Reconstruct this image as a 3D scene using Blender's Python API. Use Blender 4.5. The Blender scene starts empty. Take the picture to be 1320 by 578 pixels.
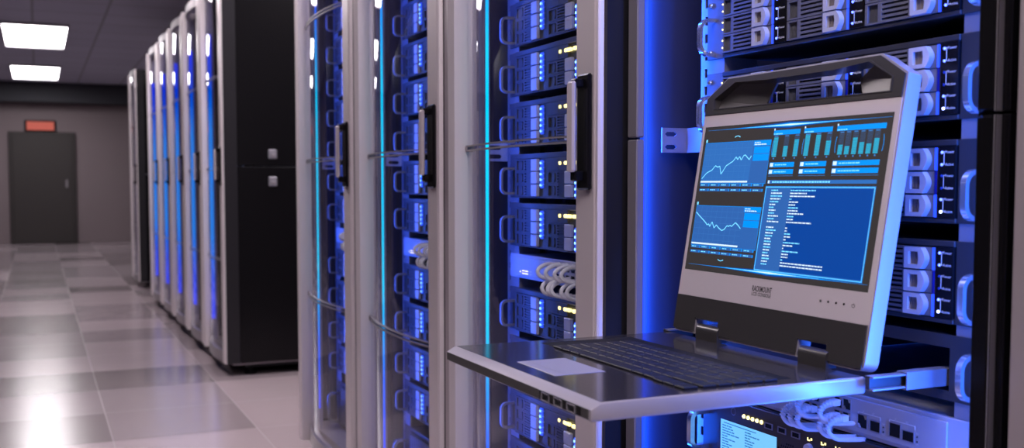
import bpy, bmesh, math, random
from mathutils import Matrix, Vector
random.seed(7)
PI = math.pi
C = bpy.context.scene.collection
SC = bpy.context.scene
H = 0.915                                   # camera height above the floor

# ------------------------------------------------------------------ camera
FPX, YAW, PITCH = 1353.2, math.radians(24.3127), math.radians(3.4576)
fw = Vector((math.sin(YAW)*math.cos(PITCH), math.cos(YAW)*math.cos(PITCH), -math.sin(PITCH)))
rt = Vector((math.cos(YAW), -math.sin(YAW), 0.0)); up = rt.cross(fw)
cd = bpy.data.cameras.new('camera'); cam = bpy.data.objects.new('camera', cd); C.objects.link(cam)
m = Matrix.Identity(4)
for i in range(3):
    m[i][0], m[i][1], m[i][2] = rt[i], up[i], -fw[i]
m[2][3] = H
cam.matrix_world = m
cd.sensor_fit = 'HORIZONTAL'; cd.sensor_width = 36.0; cd.lens = 36.0*FPX/1320.0
cd.shift_y = (318.67-289.0)/1320.0
cd.clip_start = 0.02; cd.clip_end = 60
cd.dof.use_dof = True; cd.dof.focus_distance = 1.5; cd.dof.aperture_fstop = 6.2
SC.camera = cam

# ------------------------------------------------------------------ world, exposure
w = bpy.data.worlds.new('world'); SC.world = w; w.use_nodes = True
w.node_tree.nodes['Background'].inputs[0].default_value = (0.55, 0.5, 0.6, 1)
w.node_tree.nodes['Background'].inputs[1].default_value = 0.25
SC.view_settings.view_transform = 'Standard'; SC.view_settings.look = 'None'
SC.view_settings.gamma = 1.0; SC.view_settings.use_curve_mapping = False
SC.view_settings.exposure = 0.0
SC.cycles.sample_clamp_indirect = 4.0
SC.cycles.max_bounces = 10; SC.cycles.transparent_max_bounces = 16
PANEL_GLOW = 14.0                            # ceiling panels
STRIP_GLOW = 1.5                            # light strips in the cabinet doors
DOOR_BLUE, RACK_BLUE = 2.0, 9.5             # watts of the blue lamps

# ------------------------------------------------------------------ materials
def mat(name, col, rough=0.5, metal=0.0, emit=None, es=0.0, bump=None, spec=0.5, sample=False, coat=0.0):
    M = bpy.data.materials.new(name); M.use_nodes = True
    b = M.node_tree.nodes['Principled BSDF']
    b.inputs['Base Color'].default_value = (*col, 1); b.inputs['Roughness'].default_value = rough
    b.inputs['Metallic'].default_value = metal; b.inputs['Specular IOR Level'].default_value = spec
    b.inputs['Coat Weight'].default_value = coat
    if emit:
        b.inputs['Emission Color'].default_value = (*emit, 1); b.inputs['Emission Strength'].default_value = es
        if not sample: M.cycles.emission_sampling = 'NONE'
    if bump:
        nt = M.node_tree; tc = nt.nodes.new('ShaderNodeTexCoord'); mp = nt.nodes.new('ShaderNodeMapping')
        nz = nt.nodes.new('ShaderNodeTexNoise'); bp = nt.nodes.new('ShaderNodeBump')
        mp.inputs['Scale'].default_value = bump[0]; nz.inputs['Scale'].default_value = 1.0; nz.inputs['Detail'].default_value = 4
        bp.inputs['Strength'].default_value = bump[1]; bp.inputs['Distance'].default_value = bump[2]
        nt.links.new(tc.outputs['Object'], mp.inputs[0]); nt.links.new(mp.outputs[0], nz.inputs[0])
        nt.links.new(nz.outputs[0], bp.inputs['Height']); nt.links.new(bp.outputs[0], b.inputs['Normal'])
    return M

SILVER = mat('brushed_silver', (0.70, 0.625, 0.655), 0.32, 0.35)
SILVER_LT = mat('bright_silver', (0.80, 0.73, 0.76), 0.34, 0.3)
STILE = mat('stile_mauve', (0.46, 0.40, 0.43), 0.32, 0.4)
CHANNEL = mat('channel_steel', (0.30, 0.28, 0.46), 0.34, 0.4)  # blue lamp spill on the channel, painted into its base colour
SILVER_DK = mat('shaded_steel', (0.34, 0.31, 0.34), 0.36, 0.5)  # darker steel for frames, rails, clamps and small fittings
CASE = mat('console_silver', (0.50, 0.46, 0.50), 0.34, 0.45)
STEEL = mat('rack_steel', (0.30, 0.29, 0.34), 0.4, 0.5)
CHROME = mat('chrome', (0.70, 0.70, 0.76), 0.18, 0.85)
BLACK = mat('black_gloss', (0.006, 0.0055, 0.007), 0.25, spec=0.25)
RETURN = mat('dark_return', (0.014, 0.013, 0.018), 0.4, 0.2)
BEZEL = mat('bezel_silver', (0.74, 0.655, 0.70), 0.36, 0.3)
RECESS = mat('recess_grey', (0.17, 0.16, 0.165), 0.35, 0.4)
BLACKM = mat('black_matt', (0.006, 0.006, 0.008), 0.6, spec=0.2)
DARK = mat('dark_bezel', (0.040, 0.039, 0.046), 0.42, 0.3)
BLADE = mat('blade_grey', (0.075, 0.072, 0.080), 0.42, 0.3)
BLADE_EAR = mat('blade_ear_grey', (0.075, 0.075, 0.090), 0.45, 0.2)
EAR = mat('ear_grey', (0.13, 0.13, 0.16), 0.45, 0.2)  # far ears only: blue lamplight on them put in as a lighter tone
CADDY = mat('drive_grey', (0.15, 0.15, 0.18), 0.45, 0.25)
LATCH = mat('latch_grey', (0.62, 0.62, 0.70), 0.38, 0.3)
LATCHW = mat('latch_window', (0.24, 0.20, 0.19), 0.5, 0.2)
WALLIN = mat('rack_inner_wall', (0.05, 0.05, 0.075), 0.38, 0.4)
PLATE = mat('switch_plate', (0.46, 0.46, 0.54), 0.42, 0.3)
WHITE = mat('white_plastic', (0.78, 0.76, 0.80), 0.45)
INK = mat('white_ink', (0.8, 0.8, 0.82), 0.6)
INKD = mat('dark_ink', (0.03, 0.025, 0.03), 0.6)
GOLD = mat('gold_contact', (0.55, 0.40, 0.22), 0.35, 0.7)
TRAYTOP = mat('tray_dark', (0.055, 0.050, 0.058), 0.12, 0.45)
TRAYBAND = mat('tray_band', (0.10, 0.095, 0.095), 0.35, 0.5)
COVER = mat('cover_dark', (0.075, 0.069, 0.072), 0.30, 0.5)
KEYINK = mat('key_legend', (0.45, 0.45, 0.52), 0.5)
KEY = mat('key_black', (0.012, 0.012, 0.020), 0.5, spec=0.25)
PAD = mat('touchpad_grey', (0.36, 0.34, 0.41), 0.40, 0.2)
LED_B = mat('led_blue', (0.1, 0.1, 0.6), 0.4, emit=(0.10, 0.16, 1.0), es=5.0)
LED_BH = mat('led_blue_bright', (0.2, 0.3, 0.9), 0.4, emit=(0.45, 0.55, 1.0), es=9.0)
LED_OFF = mat('led_off', (0.01, 0.015, 0.20), 0.3)
LED_C = mat('led_ice', (0.4, 0.7, 1.0), 0.4, emit=(0.25, 0.62, 1.0), es=3.2)
LED_G = mat('led_glow_blue', (0.05, 0.1, 0.9), 0.4, emit=(0.02, 0.10, 1.0), es=0.75)
LED_Y = mat('led_yellow', (0.8, 0.7, 0.2), 0.4, emit=(1.0, 0.83, 0.28), es=2.6)
LCD = mat('lcd_cyan', (0.1, 0.3, 0.4), 0.3, emit=(0.20, 0.62, 0.95), es=0.9)
LCDINK = mat('lcd_ink', (0.02, 0.12, 0.25), 0.5, emit=(0.03, 0.22, 0.45), es=0.7)
S_BG = mat('display_black', (0.012, 0.011, 0.012), 0.22, emit=(0.040, 0.034, 0.034), es=0.9)
S_PAN = mat('display_panel', (0.01, 0.03, 0.08), 0.22, emit=(0.030, 0.135, 0.46), es=0.9)
S_PAN2 = mat('display_panel_light', (0.01, 0.03, 0.08), 0.22, emit=(0.03, 0.17, 0.55), es=0.9)
S_DEEP = mat('display_deep', (0.0, 0.02, 0.08), 0.22, emit=(0.004, 0.055, 0.33), es=0.95)
S_LINE = mat('display_line', (0.0, 0.05, 0.1), 0.22, emit=(0.0, 0.30, 1.0), es=1.0)
S_BRT = mat('display_bright', (0.1, 0.2, 0.3), 0.22, emit=(0.16, 0.66, 1.0), es=1.15)
S_WHT = mat('display_white', (0.3, 0.3, 0.3), 0.22, emit=(0.62, 0.85, 1.0), es=1.0)
S_BAR = mat('display_bar', (0.0, 0.1, 0.15), 0.22, emit=(0.03, 0.42, 0.62), es=1.0)
S_GRID = mat('display_grid', (0.0, 0.05, 0.1), 0.22, emit=(0.06, 0.21, 0.58), es=0.9)
S_DIM = mat('display_dim', (0.0, 0.02, 0.05), 0.22, emit=(0.05, 0.10, 0.22), es=0.9)
LAMP = mat('lamp_panel', (0.9, 0.9, 0.9), 0.5, emit=(1.0, 0.90, 0.925), es=PANEL_GLOW, sample=True)
LAMP_FAR = mat('lamp_panel_dimmed', (0.9, 0.9, 0.9), 0.5, emit=(1.0, 0.955, 0.975), es=PANEL_GLOW*0.85, sample=True)
LAMP_LOW = mat('lamp_panel_low', (0.9, 0.9, 0.9), 0.5, emit=(1.0, 0.90, 0.925), es=PANEL_GLOW*0.75, sample=True)
REDSIGN = mat('red_sign', (0.4, 0.05, 0.03), 0.5, emit=(0.50, 0.11, 0.075), es=0.55)
WALLP = mat('wall_paint', (0.24, 0.19, 0.205), 0.7)
DOORP = mat('door_paint', (0.040, 0.033, 0.033), 0.6)
SOFFIT = mat('soffit_paint', (0.03, 0.03, 0.04), 0.7)
RUBBER = mat('rubber', (0.02, 0.02, 0.02), 0.7)

def strip_material(name, cols):
    M = bpy.data.materials.new(name); M.use_nodes = True; nt = M.node_tree; nt.nodes.clear()
    tc = nt.nodes.new('ShaderNodeTexCoord'); sp = nt.nodes.new('ShaderNodeSeparateXYZ')
    mr = nt.nodes.new('ShaderNodeMapRange'); cr = nt.nodes.new('ShaderNodeValToRGB')
    em = nt.nodes.new('ShaderNodeEmission'); out = nt.nodes.new('ShaderNodeOutputMaterial')
    mr.inputs[1].default_value = 0.15; mr.inputs[2].default_value = 1.72
    e = cr.color_ramp.elements
    e[0].position = 0.0; e[0].color = (0.0, 0.02, 1.0, 1)
    e[1].position = 1.0; e[1].color = (0.0, 0.02, 1.0, 1)
    for p, c in zip((0.16, 0.32, 0.66, 0.84), cols):
        n = e.new(p); n.color = c
    em.inputs[1].default_value = STRIP_GLOW
    nt.links.new(tc.outputs['Object'], sp.inputs[0]); nt.links.new(sp.outputs[2], mr.inputs[0])
    nt.links.new(mr.outputs[0], cr.inputs[0]); nt.links.new(cr.outputs[0], em.inputs[0]); nt.links.new(em.outputs[0], out.inputs[0])
    M.cycles.emission_sampling = 'NONE'
    return M
STRIP = strip_material('door_light_strip', ((0.0, 0.12, 1.0, 1), (0.0, 0.62, 1.0, 1), (0.0, 0.62, 1.0, 1), (0.0, 0.12, 1.0, 1)))
STRIP2 = strip_material('door_light_strip_blue', ((0.0, 0.06, 0.8, 1), (0.0, 0.22, 0.85, 1), (0.0, 0.20, 0.8, 1), (0.0, 0.05, 0.7, 1)))

def glass_material():
    M = bpy.data.materials.new('door_glass'); M.use_nodes = True; nt = M.node_tree; nt.nodes.clear()
    out = nt.nodes.new('ShaderNodeOutputMaterial'); mx = nt.nodes.new('ShaderNodeMixShader')
    tr = nt.nodes.new('ShaderNodeBsdfTransparent'); gl = nt.nodes.new('ShaderNodeBsdfGlossy'); fr = nt.nodes.new('ShaderNodeLayerWeight'); pw = nt.nodes.new('ShaderNodeMath'); ml = nt.nodes.new('ShaderNodeMath')
    tr.inputs[0].default_value = (0.93, 0.94, 0.97, 1); gl.inputs['Roughness'].default_value = 0.02
    gl.inputs[0].default_value = (0.95, 0.95, 1, 1); fr.inputs[0].default_value = 0.5
    pw.operation = 'POWER'; pw.inputs[1].default_value = 5.0; ml.operation = 'MULTIPLY_ADD'; ml.inputs[1].default_value = 0.95; ml.inputs[2].default_value = 0.035
    nt.links.new(fr.outputs['Facing'], pw.inputs[0]); nt.links.new(pw.outputs[0], ml.inputs[0])
    nt.links.new(ml.outputs[0], mx.inputs[0]); nt.links.new(tr.outputs[0], mx.inputs[1]); nt.links.new(gl.outputs[0], mx.inputs[2])
    nt.links.new(mx.outputs[0], out.inputs[0])
    return M
GLASS = glass_material()

def tile_material(name, col):
    M = mat(name, col, 0.2, spec=0.7)
    nt = M.node_tree; b = nt.nodes['Principled BSDF']
    tc = nt.nodes.new('ShaderNodeTexCoord'); nz = nt.nodes.new('ShaderNodeTexNoise'); mr = nt.nodes.new('ShaderNodeMapRange')
    nz.inputs['Scale'].default_value = 9; nz.inputs['Detail'].default_value = 8
    mr.inputs[3].default_value = 0.16; mr.inputs[4].default_value = 0.25
    bp = nt.nodes.new('ShaderNodeBump'); bp.inputs['Strength'].default_value = 0.10; bp.inputs['Distance'].default_value = 0.002
    nz2 = nt.nodes.new('ShaderNodeTexNoise'); nz2.inputs['Scale'].default_value = 60; nz2.inputs['Detail'].default_value = 3
    nt.links.new(tc.outputs['Object'], nz.inputs[0]); nt.links.new(tc.outputs['Object'], nz2.inputs[0])
    nt.links.new(nz.outputs[0], mr.inputs[0]); nt.links.new(mr.outputs[0], b.inputs['Roughness'])
    nt.links.new(nz2.outputs[0], bp.inputs['Height']); nt.links.new(bp.outputs[0], b.inputs['Normal'])
    return M
TILES = [tile_material('floor_tile_light', (0.41, 0.34, 0.37)), tile_material('floor_tile_mid', (0.28, 0.233, 0.255)),
         tile_material('floor_tile_dark', (0.19, 0.158, 0.168))]
GROUT = mat('tile_joint', (0.33, 0.29, 0.31), 0.5)

def ceiling_material():
    M = mat('ceiling_tiles', (0.22, 0.20, 0.23), 0.75); nt = M.node_tree; b = nt.nodes['Principled BSDF']
    tc = nt.nodes.new('ShaderNodeTexCoord'); bk = nt.nodes.new('ShaderNodeTexBrick')
    bk.offset = 0.0; bk.inputs['Scale'].default_value = 1.0; bk.inputs['Brick Width'].default_value = 0.6; bk.inputs['Row Height'].default_value = 0.6
    bk.inputs['Mortar Size'].default_value = 0.012
    bk.inputs['Color1'].default_value = (0.48, 0.48, 0.62, 1); bk.inputs['Color2'].default_value = (0.52, 0.52, 0.66, 1); bk.inputs['Mortar'].default_value = (0.30, 0.30, 0.38, 1)
    nt.links.new(tc.outputs['Object'], bk.inputs[0]); nt.links.new(bk.outputs[0], b.inputs['Base Color'])
    return M
CEIL = ceiling_material()

# ------------------------------------------------------------------ mesh builder
_text = {}
def text_mesh(s, size, bold=0.0):
    k = (s, size, bold)
    if k not in _text:
        cu = bpy.data.curves.new('lettering', 'FONT'); cu.body = s; cu.size = size; cu.resolution_u = 2; cu.offset = bold
        ob = bpy.data.objects.new('lettering', cu); C.objects.link(ob)
        bpy.context.view_layer.update()
        me = bpy.data.meshes.new_from_object(ob.evaluated_get(bpy.context.evaluated_depsgraph_get()))
        bpy.data.objects.remove(ob); bpy.data.curves.remove(cu)
        _text[k] = me
    return _text[k]

class MB:
    def __init__(s): s.bm = bmesh.new()
    def _own(s, before, m):
        new = [f for f in s.bm.faces if f.index == -1 or f not in before]
        return new
    def poly(s, pts, m=0):
        f = s.bm.faces.new([s.bm.verts.new(p) for p in pts]); f.material_index = m; return s
    def box(s, x0, x1, y0, y1, z0, z1, m=0, bev=0.0, seg=1):
        x0, x1 = min(x0, x1), max(x0, x1); y0, y1 = min(y0, y1), max(y0, y1); z0, z1 = min(z0, z1), max(z0, z1)
        v = [s.bm.verts.new((x, y, z)) for x in (x0, x1) for y in (y0, y1) for z in (z0, z1)]
        fs = [s.bm.faces.new([v[i] for i in q]) for q in ((0, 1, 3, 2), (4, 6, 7, 5), (0, 4, 5, 1), (2, 3, 7, 6), (0, 2, 6, 4), (1, 5, 7, 3))]
        for f in fs: f.material_index = m
        if bev:
            es = {e for f in fs for e in f.edges}
            bmesh.ops.bevel(s.bm, geom=list(es), offset=bev, segments=seg, profile=0.5, affect='EDGES')
        return s
    @staticmethod
    def _map(axis, p, a):
        return {'x': (a, p[0], p[1]), 'y': (p[0], a, p[1]), 'z': (p[0], p[1], a)}[axis]
    def prism(s, pts, axis, a0, a1, m=0, caps=True):
        n = len(pts)
        A = [s.bm.verts.new(s._map(axis, p, a0)) for p in pts]; B = [s.bm.verts.new(s._map(axis, p, a1)) for p in pts]
        fs = [s.bm.faces.new((A[i], A[(i+1) % n], B[(i+1) % n], B[i])) for i in range(n)]
        if caps: fs += [s.bm.faces.new(A[::-1]), s.bm.faces.new(B)]
        for f in fs: f.material_index = m
        return s
    def sheet(s, pts, axis, a0, a1, m=0):              # open profile swept along an axis
        A = [s.bm.verts.new(s._map(axis, p, a0)) for p in pts]; B = [s.bm.verts.new(s._map(axis, p, a1)) for p in pts]
        for i in range(len(pts)-1):
            f = s.bm.faces.new((A[i], A[i+1], B[i+1], B[i])); f.material_index = m
        return s
    def plate(s, outer, holes, axis, a0, a1, m=0):     # flat plate with holes, given thickness
        vs, es = [], []
        for loop in [outer]+list(holes):
            L = [s.bm.verts.new(s._map(axis, p, a0)) for p in loop]
            es += [s.bm.edges.new((L[i], L[(i+1) % len(L)])) for i in range(len(L))]; vs += L
        r = bmesh.ops.triangle_fill(s.bm, edges=es, use_beauty=True)
        fs = [g for g in r['geom'] if isinstance(g, bmesh.types.BMFace)]
        for f in fs: f.material_index = m
        e = bmesh.ops.extrude_face_region(s.bm, geom=fs, use_keep_orig=True)
        ev = [g for g in e['geom'] if isinstance(g, bmesh.types.BMVert)]
        d = a1-a0; vec = {'x': (d, 0, 0), 'y': (0, d, 0), 'z': (0, 0, d)}[axis]
        bmesh.ops.translate(s.bm, verts=ev, vec=vec)
        for g in e['geom']:
            if isinstance(g, bmesh.types.BMFace): g.material_index = m
        for v in ev:
            for f in v.link_faces: f.material_index = m
        return s
    def tube(s, path, r, seg=8, m=0, caps=True):
        P = [Vector(p) for p in path]; n = len(P); R = r if isinstance(r, (list, tuple)) else [r]*n
        t0 = (P[1]-P[0]).normalized(); ref = Vector((0, 0, 1)) if abs(t0.z) < 0.9 else Vector((1, 0, 0))
        nrm = t0.cross(ref).normalized(); rings = []
        for i in range(n):
            t = ((P[min(i+1, n-1)]-P[i]).normalized()+(P[i]-P[max(i-1, 0)]).normalized())
            t = t.normalized() if t.length > 1e-9 else t0
            nrm = (nrm-t*nrm.dot(t)).normalized(); b = t.cross(nrm)
            rings.append([s.bm.verts.new(P[i]+(nrm*math.cos(2*PI*k/seg)+b*math.sin(2*PI*k/seg))*R[i]) for k in range(seg)])
        for i in range(n-1):
            for k in range(seg):
                f = s.bm.faces.new((rings[i][k], rings[i][(k+1) % seg], rings[i+1][(k+1) % seg], rings[i+1][k])); f.material_index = m
        if caps:
            for q in (rings[0][::-1], rings[-1]):
                f = s.bm.faces.new(q); f.material_index = m
        return s
    def dome(s, c, r, m=0, seg=8):
        k = bmesh.ops.create_uvsphere(s.bm, u_segments=seg, v_segments=5, radius=r, matrix=Matrix.Translation(c))
        for f in {f for v in k['verts'] for f in v.link_faces}: f.material_index = m
        return s
    def text(s, st, size, mx, m=0, bold=0.0):
        me = text_mesh(st, size, bold); off = len(s.bm.verts)
        vs = [s.bm.verts.new(mx @ v.co) for v in me.vertices]
        for p in me.polygons:
            f = s.bm.faces.new([vs[i] for i in p.vertices]); f.material_index = m
        return s
    def build(s, name, mats, parent=None, mx=None, smooth=0.6):
        bm = s.bm
        if mx is not None: bmesh.ops.transform(bm, matrix=mx, verts=bm.verts)
        bmesh.ops.recalc_face_normals(bm, faces=bm.faces)
        for f in bm.faces: f.smooth = True
        for e in bm.edges:
            if len(e.link_faces) != 2 or e.calc_face_angle(0) > smooth: e.smooth = False
        me = bpy.data.meshes.new(name); bm.to_mesh(me); bm.free()
        for q in (mats if isinstance(mats, (list, tuple)) else [mats]): me.materials.append(q)
        o = bpy.data.objects.new(name, me); C.objects.link(o)
        if parent: o.parent = parent
        return o

def tag(o, label=None, cat=None, group=None, kind=None):
    if label: o['label'] = label
    if cat: o['category'] = cat
    if group: o['group'] = group
    if kind: o['kind'] = kind
    return o
def thing(name, label, cat, loc=(0, 0, 0), rz=0.0, group=None):
    o = bpy.data.objects.new(name, None); C.objects.link(o); o.empty_display_size = 0.05
    o.location = loc; o.rotation_euler = (0, 0, rz)
    return tag(o, label, cat, group)
def dup(o, parent=None):
    c = o.copy(); C.objects.link(c)
    if parent: c.parent = parent
    for ch in list(o.children): dup(ch, c)
    return c
def copy_of(proto, loc, label, group=None, rz=None):
    c = dup(proto); c.location = loc; c['label'] = label
    if group: c['group'] = group
    if rz is not None: c.rotation_euler = (0, 0, rz)
    return c
def struct(name, mb, m): return tag(mb.build(name, m), kind='structure')
def lamp(name, parent, loc, direction, sx, sy, power, col):
    L = bpy.data.lights.new(name, 'AREA'); L.shape = 'RECTANGLE'; L.size = sx; L.size_y = sy; L.energy = power; L.color = col
    o = bpy.data.objects.new(name, L); C.objects.link(o); o.parent = parent
    z = -Vector(direction).normalized(); y = Vector((0, 0, 1)); x = y.cross(z).normalized(); y = z.cross(x)
    mm = Matrix.Identity(4)
    for i in range(3): mm[i][0], mm[i][1], mm[i][2], mm[i][3] = x[i], y[i], z[i], loc[i]
    o.matrix_local = mm
    return o

# ------------------------------------------------------------------ room
XL, XR, YB, YE, ZC = -2.6, 2.9, -2.6, 17.6, 2.43
def floor():
    T = 0.505; b = MB(); dark = {(0, 0): 2}
    x0, y0 = 0.225, 3.937
    tone = {(-1, 0): 2, (-2, 0): 2, (-3, 0): 2, (0, 0): 1, (1, 0): 0, (2, 0): 1,
            (-1, 1): 1, (-2, 1): 1, (0, 1): 1, (1, 1): 0, (-1, 2): 2, (-2, 2): 2, (0, 2): 2, (1, 2): 1,
            (-1, -1): 0, (0, -1): 0, (1, -1): 0, (2, -1): 0, (-2, -1): 0, (0, 3): 0, (-1, 3): 0, (1, 3): 0, (-2, 3): 1,
            (-1, 4): 1, (0, 4): 0, (-2, 4): 1, (-1, 5): 1, (0, 5): 1, (-1, 6): 2, (0, 6): 0, (-2, 6): 2, (-1, 7): 2, (0, 7): 1,
            (-2, 7): 2, (-1, 8): 0, (0, 8): 1, (-1, 9): 0, (0, 9): 0, (1, 9): 0, (-2, 9): 1, (0, 10): 0, (-1, 10): 1}
    for i in range(int((XL-x0)//T), int((XR-x0)//T)+1):
        for j in range(int((YB-y0)//T), int((YE-y0)//T)+1):
            a, c = max(XL, x0+i*T), min(XR, x0+i*T+T); d, e = max(YB, y0+j*T), min(YE, y0+j*T+T)
            k = tone.get((i, j), random.choice((0, 1, 1, 2)))
            g = 0.0012
            b.poly([(a+g, d+g, 0), (c-g, d+g, 0), (c-g, e-g, 0), (a+g, e-g, 0)], k)
    b.box(XL, XR, YB, YE, -0.06, -0.0006, 3)
    struct('floor', b, TILES+[GROUT])
floor()
struct('ceiling', MB().box(XL, XR, YB, YE, ZC, ZC+0.05), CEIL)
struct('wall_back', MB().box(XL, XR, YE, YE+0.1, 0, ZC), WALLP)
struct('wall_front', MB().box(XL, XR, YB-0.1, YB, 0, ZC), WALLP)
struct('wall_left', MB().box(XL-0.1, XL, YB, YE, 0, ZC), WALLP)
struct('wall_right', MB().box(XR, XR+0.1, YB, YE, 0, ZC), WALLP)
struct('trim_1', MB().box(XL, XR, YE-0.35, YE-0.002, 2.13, ZC-0.002, 0, 0.01), SOFFIT)
b = MB().box(-0.38, 0.56, YE-0.05, YE-0.004, 0.0, 1.70, 0, 0.006)
b.box(-0.33, 0.51, YE-0.065, YE-0.048, 0.01, 1.65, 1, 0.004)
b.box(0.40, 0.44, YE-0.10, YE-0.06, 0.85, 0.98, 2, 0.006)
struct('door_1', b, [DOORP, DOORP, SILVER_DK])
t = thing('exit_sign', 'small glowing red sign on the far wall above the dark door', 'sign', (0.07, YE-0.004, 1.705))
MB().box(-0.22, 0.22, -0.05, 0, 0, 0.17, 0, 0.008).build('housing', BLACKM, t)
MB().box(-0.19, 0.19, -0.056, -0.049, 0.02, 0.15, 0, 0.002).build('lit_face', REDSIGN, t)

def ceiling_light(y, label, x=0.0):
    t = thing('ceiling_light', label, 'ceiling light', (x, y, ZC), 0, 'ceiling light panels over the aisle')
    b = MB()
    for x in (-0.30, 0.285): b.box(x, x+0.015, -0.9, 0.9, -0.03, 0)
    for y_ in (-0.9, 0.885): b.box(-0.285, 0.285, y_, y_+0.015, -0.03, 0)
    b.build('frame', SILVER_DK, t)
    MB().box(-0.284, 0.284, -0.884, 0.884, -0.016, -0.010).build('diffuser', LAMP_LOW if abs(y-0.3) < 0.1 else LAMP if y < 10 else LAMP_FAR, t)
for x, y, l in ((0, -1.65, 'ceiling light panel behind the camera'), (0, 0.3, 'ceiling light panel above the open rack'), (0, 4.15, 'ceiling light panel above the three near cabinets'),
             (0, 8.0, 'ceiling light panel above the row past the cross aisle'), (1.55, 4.5, 'added unseen ceiling light panel over the cross aisle'),  # cross-aisle panel is unseen, added to brighten the black side panel and floor
             (0.02, 11.85, 'nearer, larger of the two bright ceiling panels in view'), (0.02, 15.7, 'farther, smaller of the two bright ceiling panels in view')):
    ceiling_light(y, l, x)

# ------------------------------------------------------------------ glass door cabinet
W = 0.7035; HT = 1.90
def bow(n=20, off=0.0):                       # door glass seen from above: (x, y) from far edge to near edge
    y0, y1, x0, x1, bulge = 0.257, -0.262, -0.016, -0.034, 0.024
    out = []
    for i in range(n+1):
        s = i/n; k = 4*s*(1-s)
        out.append((x0+(x1-x0)*s-bulge*k**0.85+off, y0+(y1-y0)*s))
    return out
def make_cabinet():
    t = thing('server_cabinet', 'x', 'server cabinet', (0, 0, 0)); h = W/2-0.002
    # carcass: side panels, back, top, base
    b = MB()
    b.box(0.03, 1.0, h-0.02, h, 0.05, HT, 0, 0.003); b.box(0.98, 1.0, -h+0.021, h-0.021, 0.05, HT, 0)
    b.box(0.03, 0.98, -h+0.021, h-0.021, HT-0.03, HT, 0); b.box(0.0, 0.98, -h+0.021, h-0.021, 0.05, 0.105, 1)
    for x in (0.2, 0.5, 0.8): b.box(x, x+0.004, h-0.024, h-0.019, 0.06, HT-0.04, 1)
    b.build('carcass', [BLACK, SILVER_DK], t)
    # near side panel with two little latches
    b = MB().box(0.03, 1.0, -h, -h+0.02, 0.06, 0.905+0.09, 0, 0.003).box(0.03, 1.0, -h, -h+0.02, 1.0, HT, 0, 0.003)
    sp = b.build('side_panel', BLACK, t)
    for z in (0.925, 1.055):
        MB().box(0.175, 0.215, -h-0.006, -h+0.001, z-0.022, z+0.022, 0, 0.003).box(0.187, 0.205, -h-0.009, -h-0.005, z-0.012, z+0.002, 1, 0.002).build('latch', [STEEL, SILVER_DK], sp)
    # inner walls with folded ribs (the far one is seen through the glass)
    b = MB()
    for k in range(7):
        x = 0.06+k*0.045
        b.box(x, x+0.018, h-0.036, h-0.020, 0.11, HT-0.04)
    b.box(0.04, 0.60, h-0.024, h-0.0195, 0.11, HT-0.04)
    b.build('inner_wall', WALLIN, t)
    # far stile
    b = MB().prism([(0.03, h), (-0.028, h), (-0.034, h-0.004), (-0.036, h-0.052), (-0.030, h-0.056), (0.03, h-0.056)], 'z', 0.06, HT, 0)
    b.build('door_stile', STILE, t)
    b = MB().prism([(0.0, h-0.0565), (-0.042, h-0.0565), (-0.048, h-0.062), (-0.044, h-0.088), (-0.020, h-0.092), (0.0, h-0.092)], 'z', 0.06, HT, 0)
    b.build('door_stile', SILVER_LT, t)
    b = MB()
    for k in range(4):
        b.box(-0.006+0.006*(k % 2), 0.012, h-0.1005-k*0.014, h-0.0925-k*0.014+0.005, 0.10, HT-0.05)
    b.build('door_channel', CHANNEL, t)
    # near stile (wide, carries the handle) and its dark return
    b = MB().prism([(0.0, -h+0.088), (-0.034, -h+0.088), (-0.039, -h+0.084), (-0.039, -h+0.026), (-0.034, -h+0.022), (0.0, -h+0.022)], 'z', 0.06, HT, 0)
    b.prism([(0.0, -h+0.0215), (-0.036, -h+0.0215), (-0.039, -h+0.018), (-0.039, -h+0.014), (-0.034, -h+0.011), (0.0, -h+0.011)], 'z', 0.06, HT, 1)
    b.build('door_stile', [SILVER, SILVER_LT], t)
    MB().box(-0.030, 0.03, -h+0.001, -h+0.0105, 0.06, HT).build('hinge_side', RETURN, t)
    # curved rails top and bottom
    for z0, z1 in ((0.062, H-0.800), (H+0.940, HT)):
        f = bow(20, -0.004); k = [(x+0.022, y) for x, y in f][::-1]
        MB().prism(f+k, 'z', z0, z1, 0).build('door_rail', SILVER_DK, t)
    # glass in four panes, clear clamps between
    zs = [H-0.797, H-0.362, H+0.072, H+0.506, H+0.938]
    for a, c in zip(zs, zs[1:]):
        MB().sheet(bow(), 'z', a+0.004, c-0.004).build('glass_pane', GLASS, t, smooth=1.5)
    for z in zs[1:4]:
        f = bow(20, -0.0025); k = [(x+0.007, y) for x, y in f][::-1]
        b = MB().prism(f+k, 'z', z-0.0065, z-0.0030, 0).prism(f+k, 'z', z+0.0030, z+0.0060, 0)
        x, y = bow()[0]; b.tube([(x-0.006, y-0.006, z), (x+0.01, y-0.006, z)], 0.007, 10, 0)
        b.build('pane_clamp', SILVER_DK, t)
    # light strip along the far edge of the glass
    s = MB().box(-0.006, -0.002, h-0.170, h-0.162, H-0.735, H+0.775, 0, 0.001).build('light_strip', STRIP, t)
    lamp('door_lamp', s, (0.017, h-0.138, H+0.02), (0.97, -0.22, 0), 0.008, 1.5, DOOR_BLUE, (0.045, 0.12, 1.0))
    # handle
    y = -h+0.050
    p = MB().box(-0.047, -0.039, y-0.021, y+0.019, H-0.010, H+0.172, 0, 0.003)
    p.box(-0.062, -0.046, y-0.006, y+0.012, H+0.004, H+0.020, 0, 0.002).box(-0.062, -0.046, y-0.006, y+0.012, H+0.150, H+0.164, 0, 0.002)
    hd = p.build('handle', BLACK, t)
    MB().box(-0.068, -0.060, y-0.008, y+0.014, H+0.018, H+0.160, 0, 0.003).build('grip', SILVER, hd)
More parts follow.
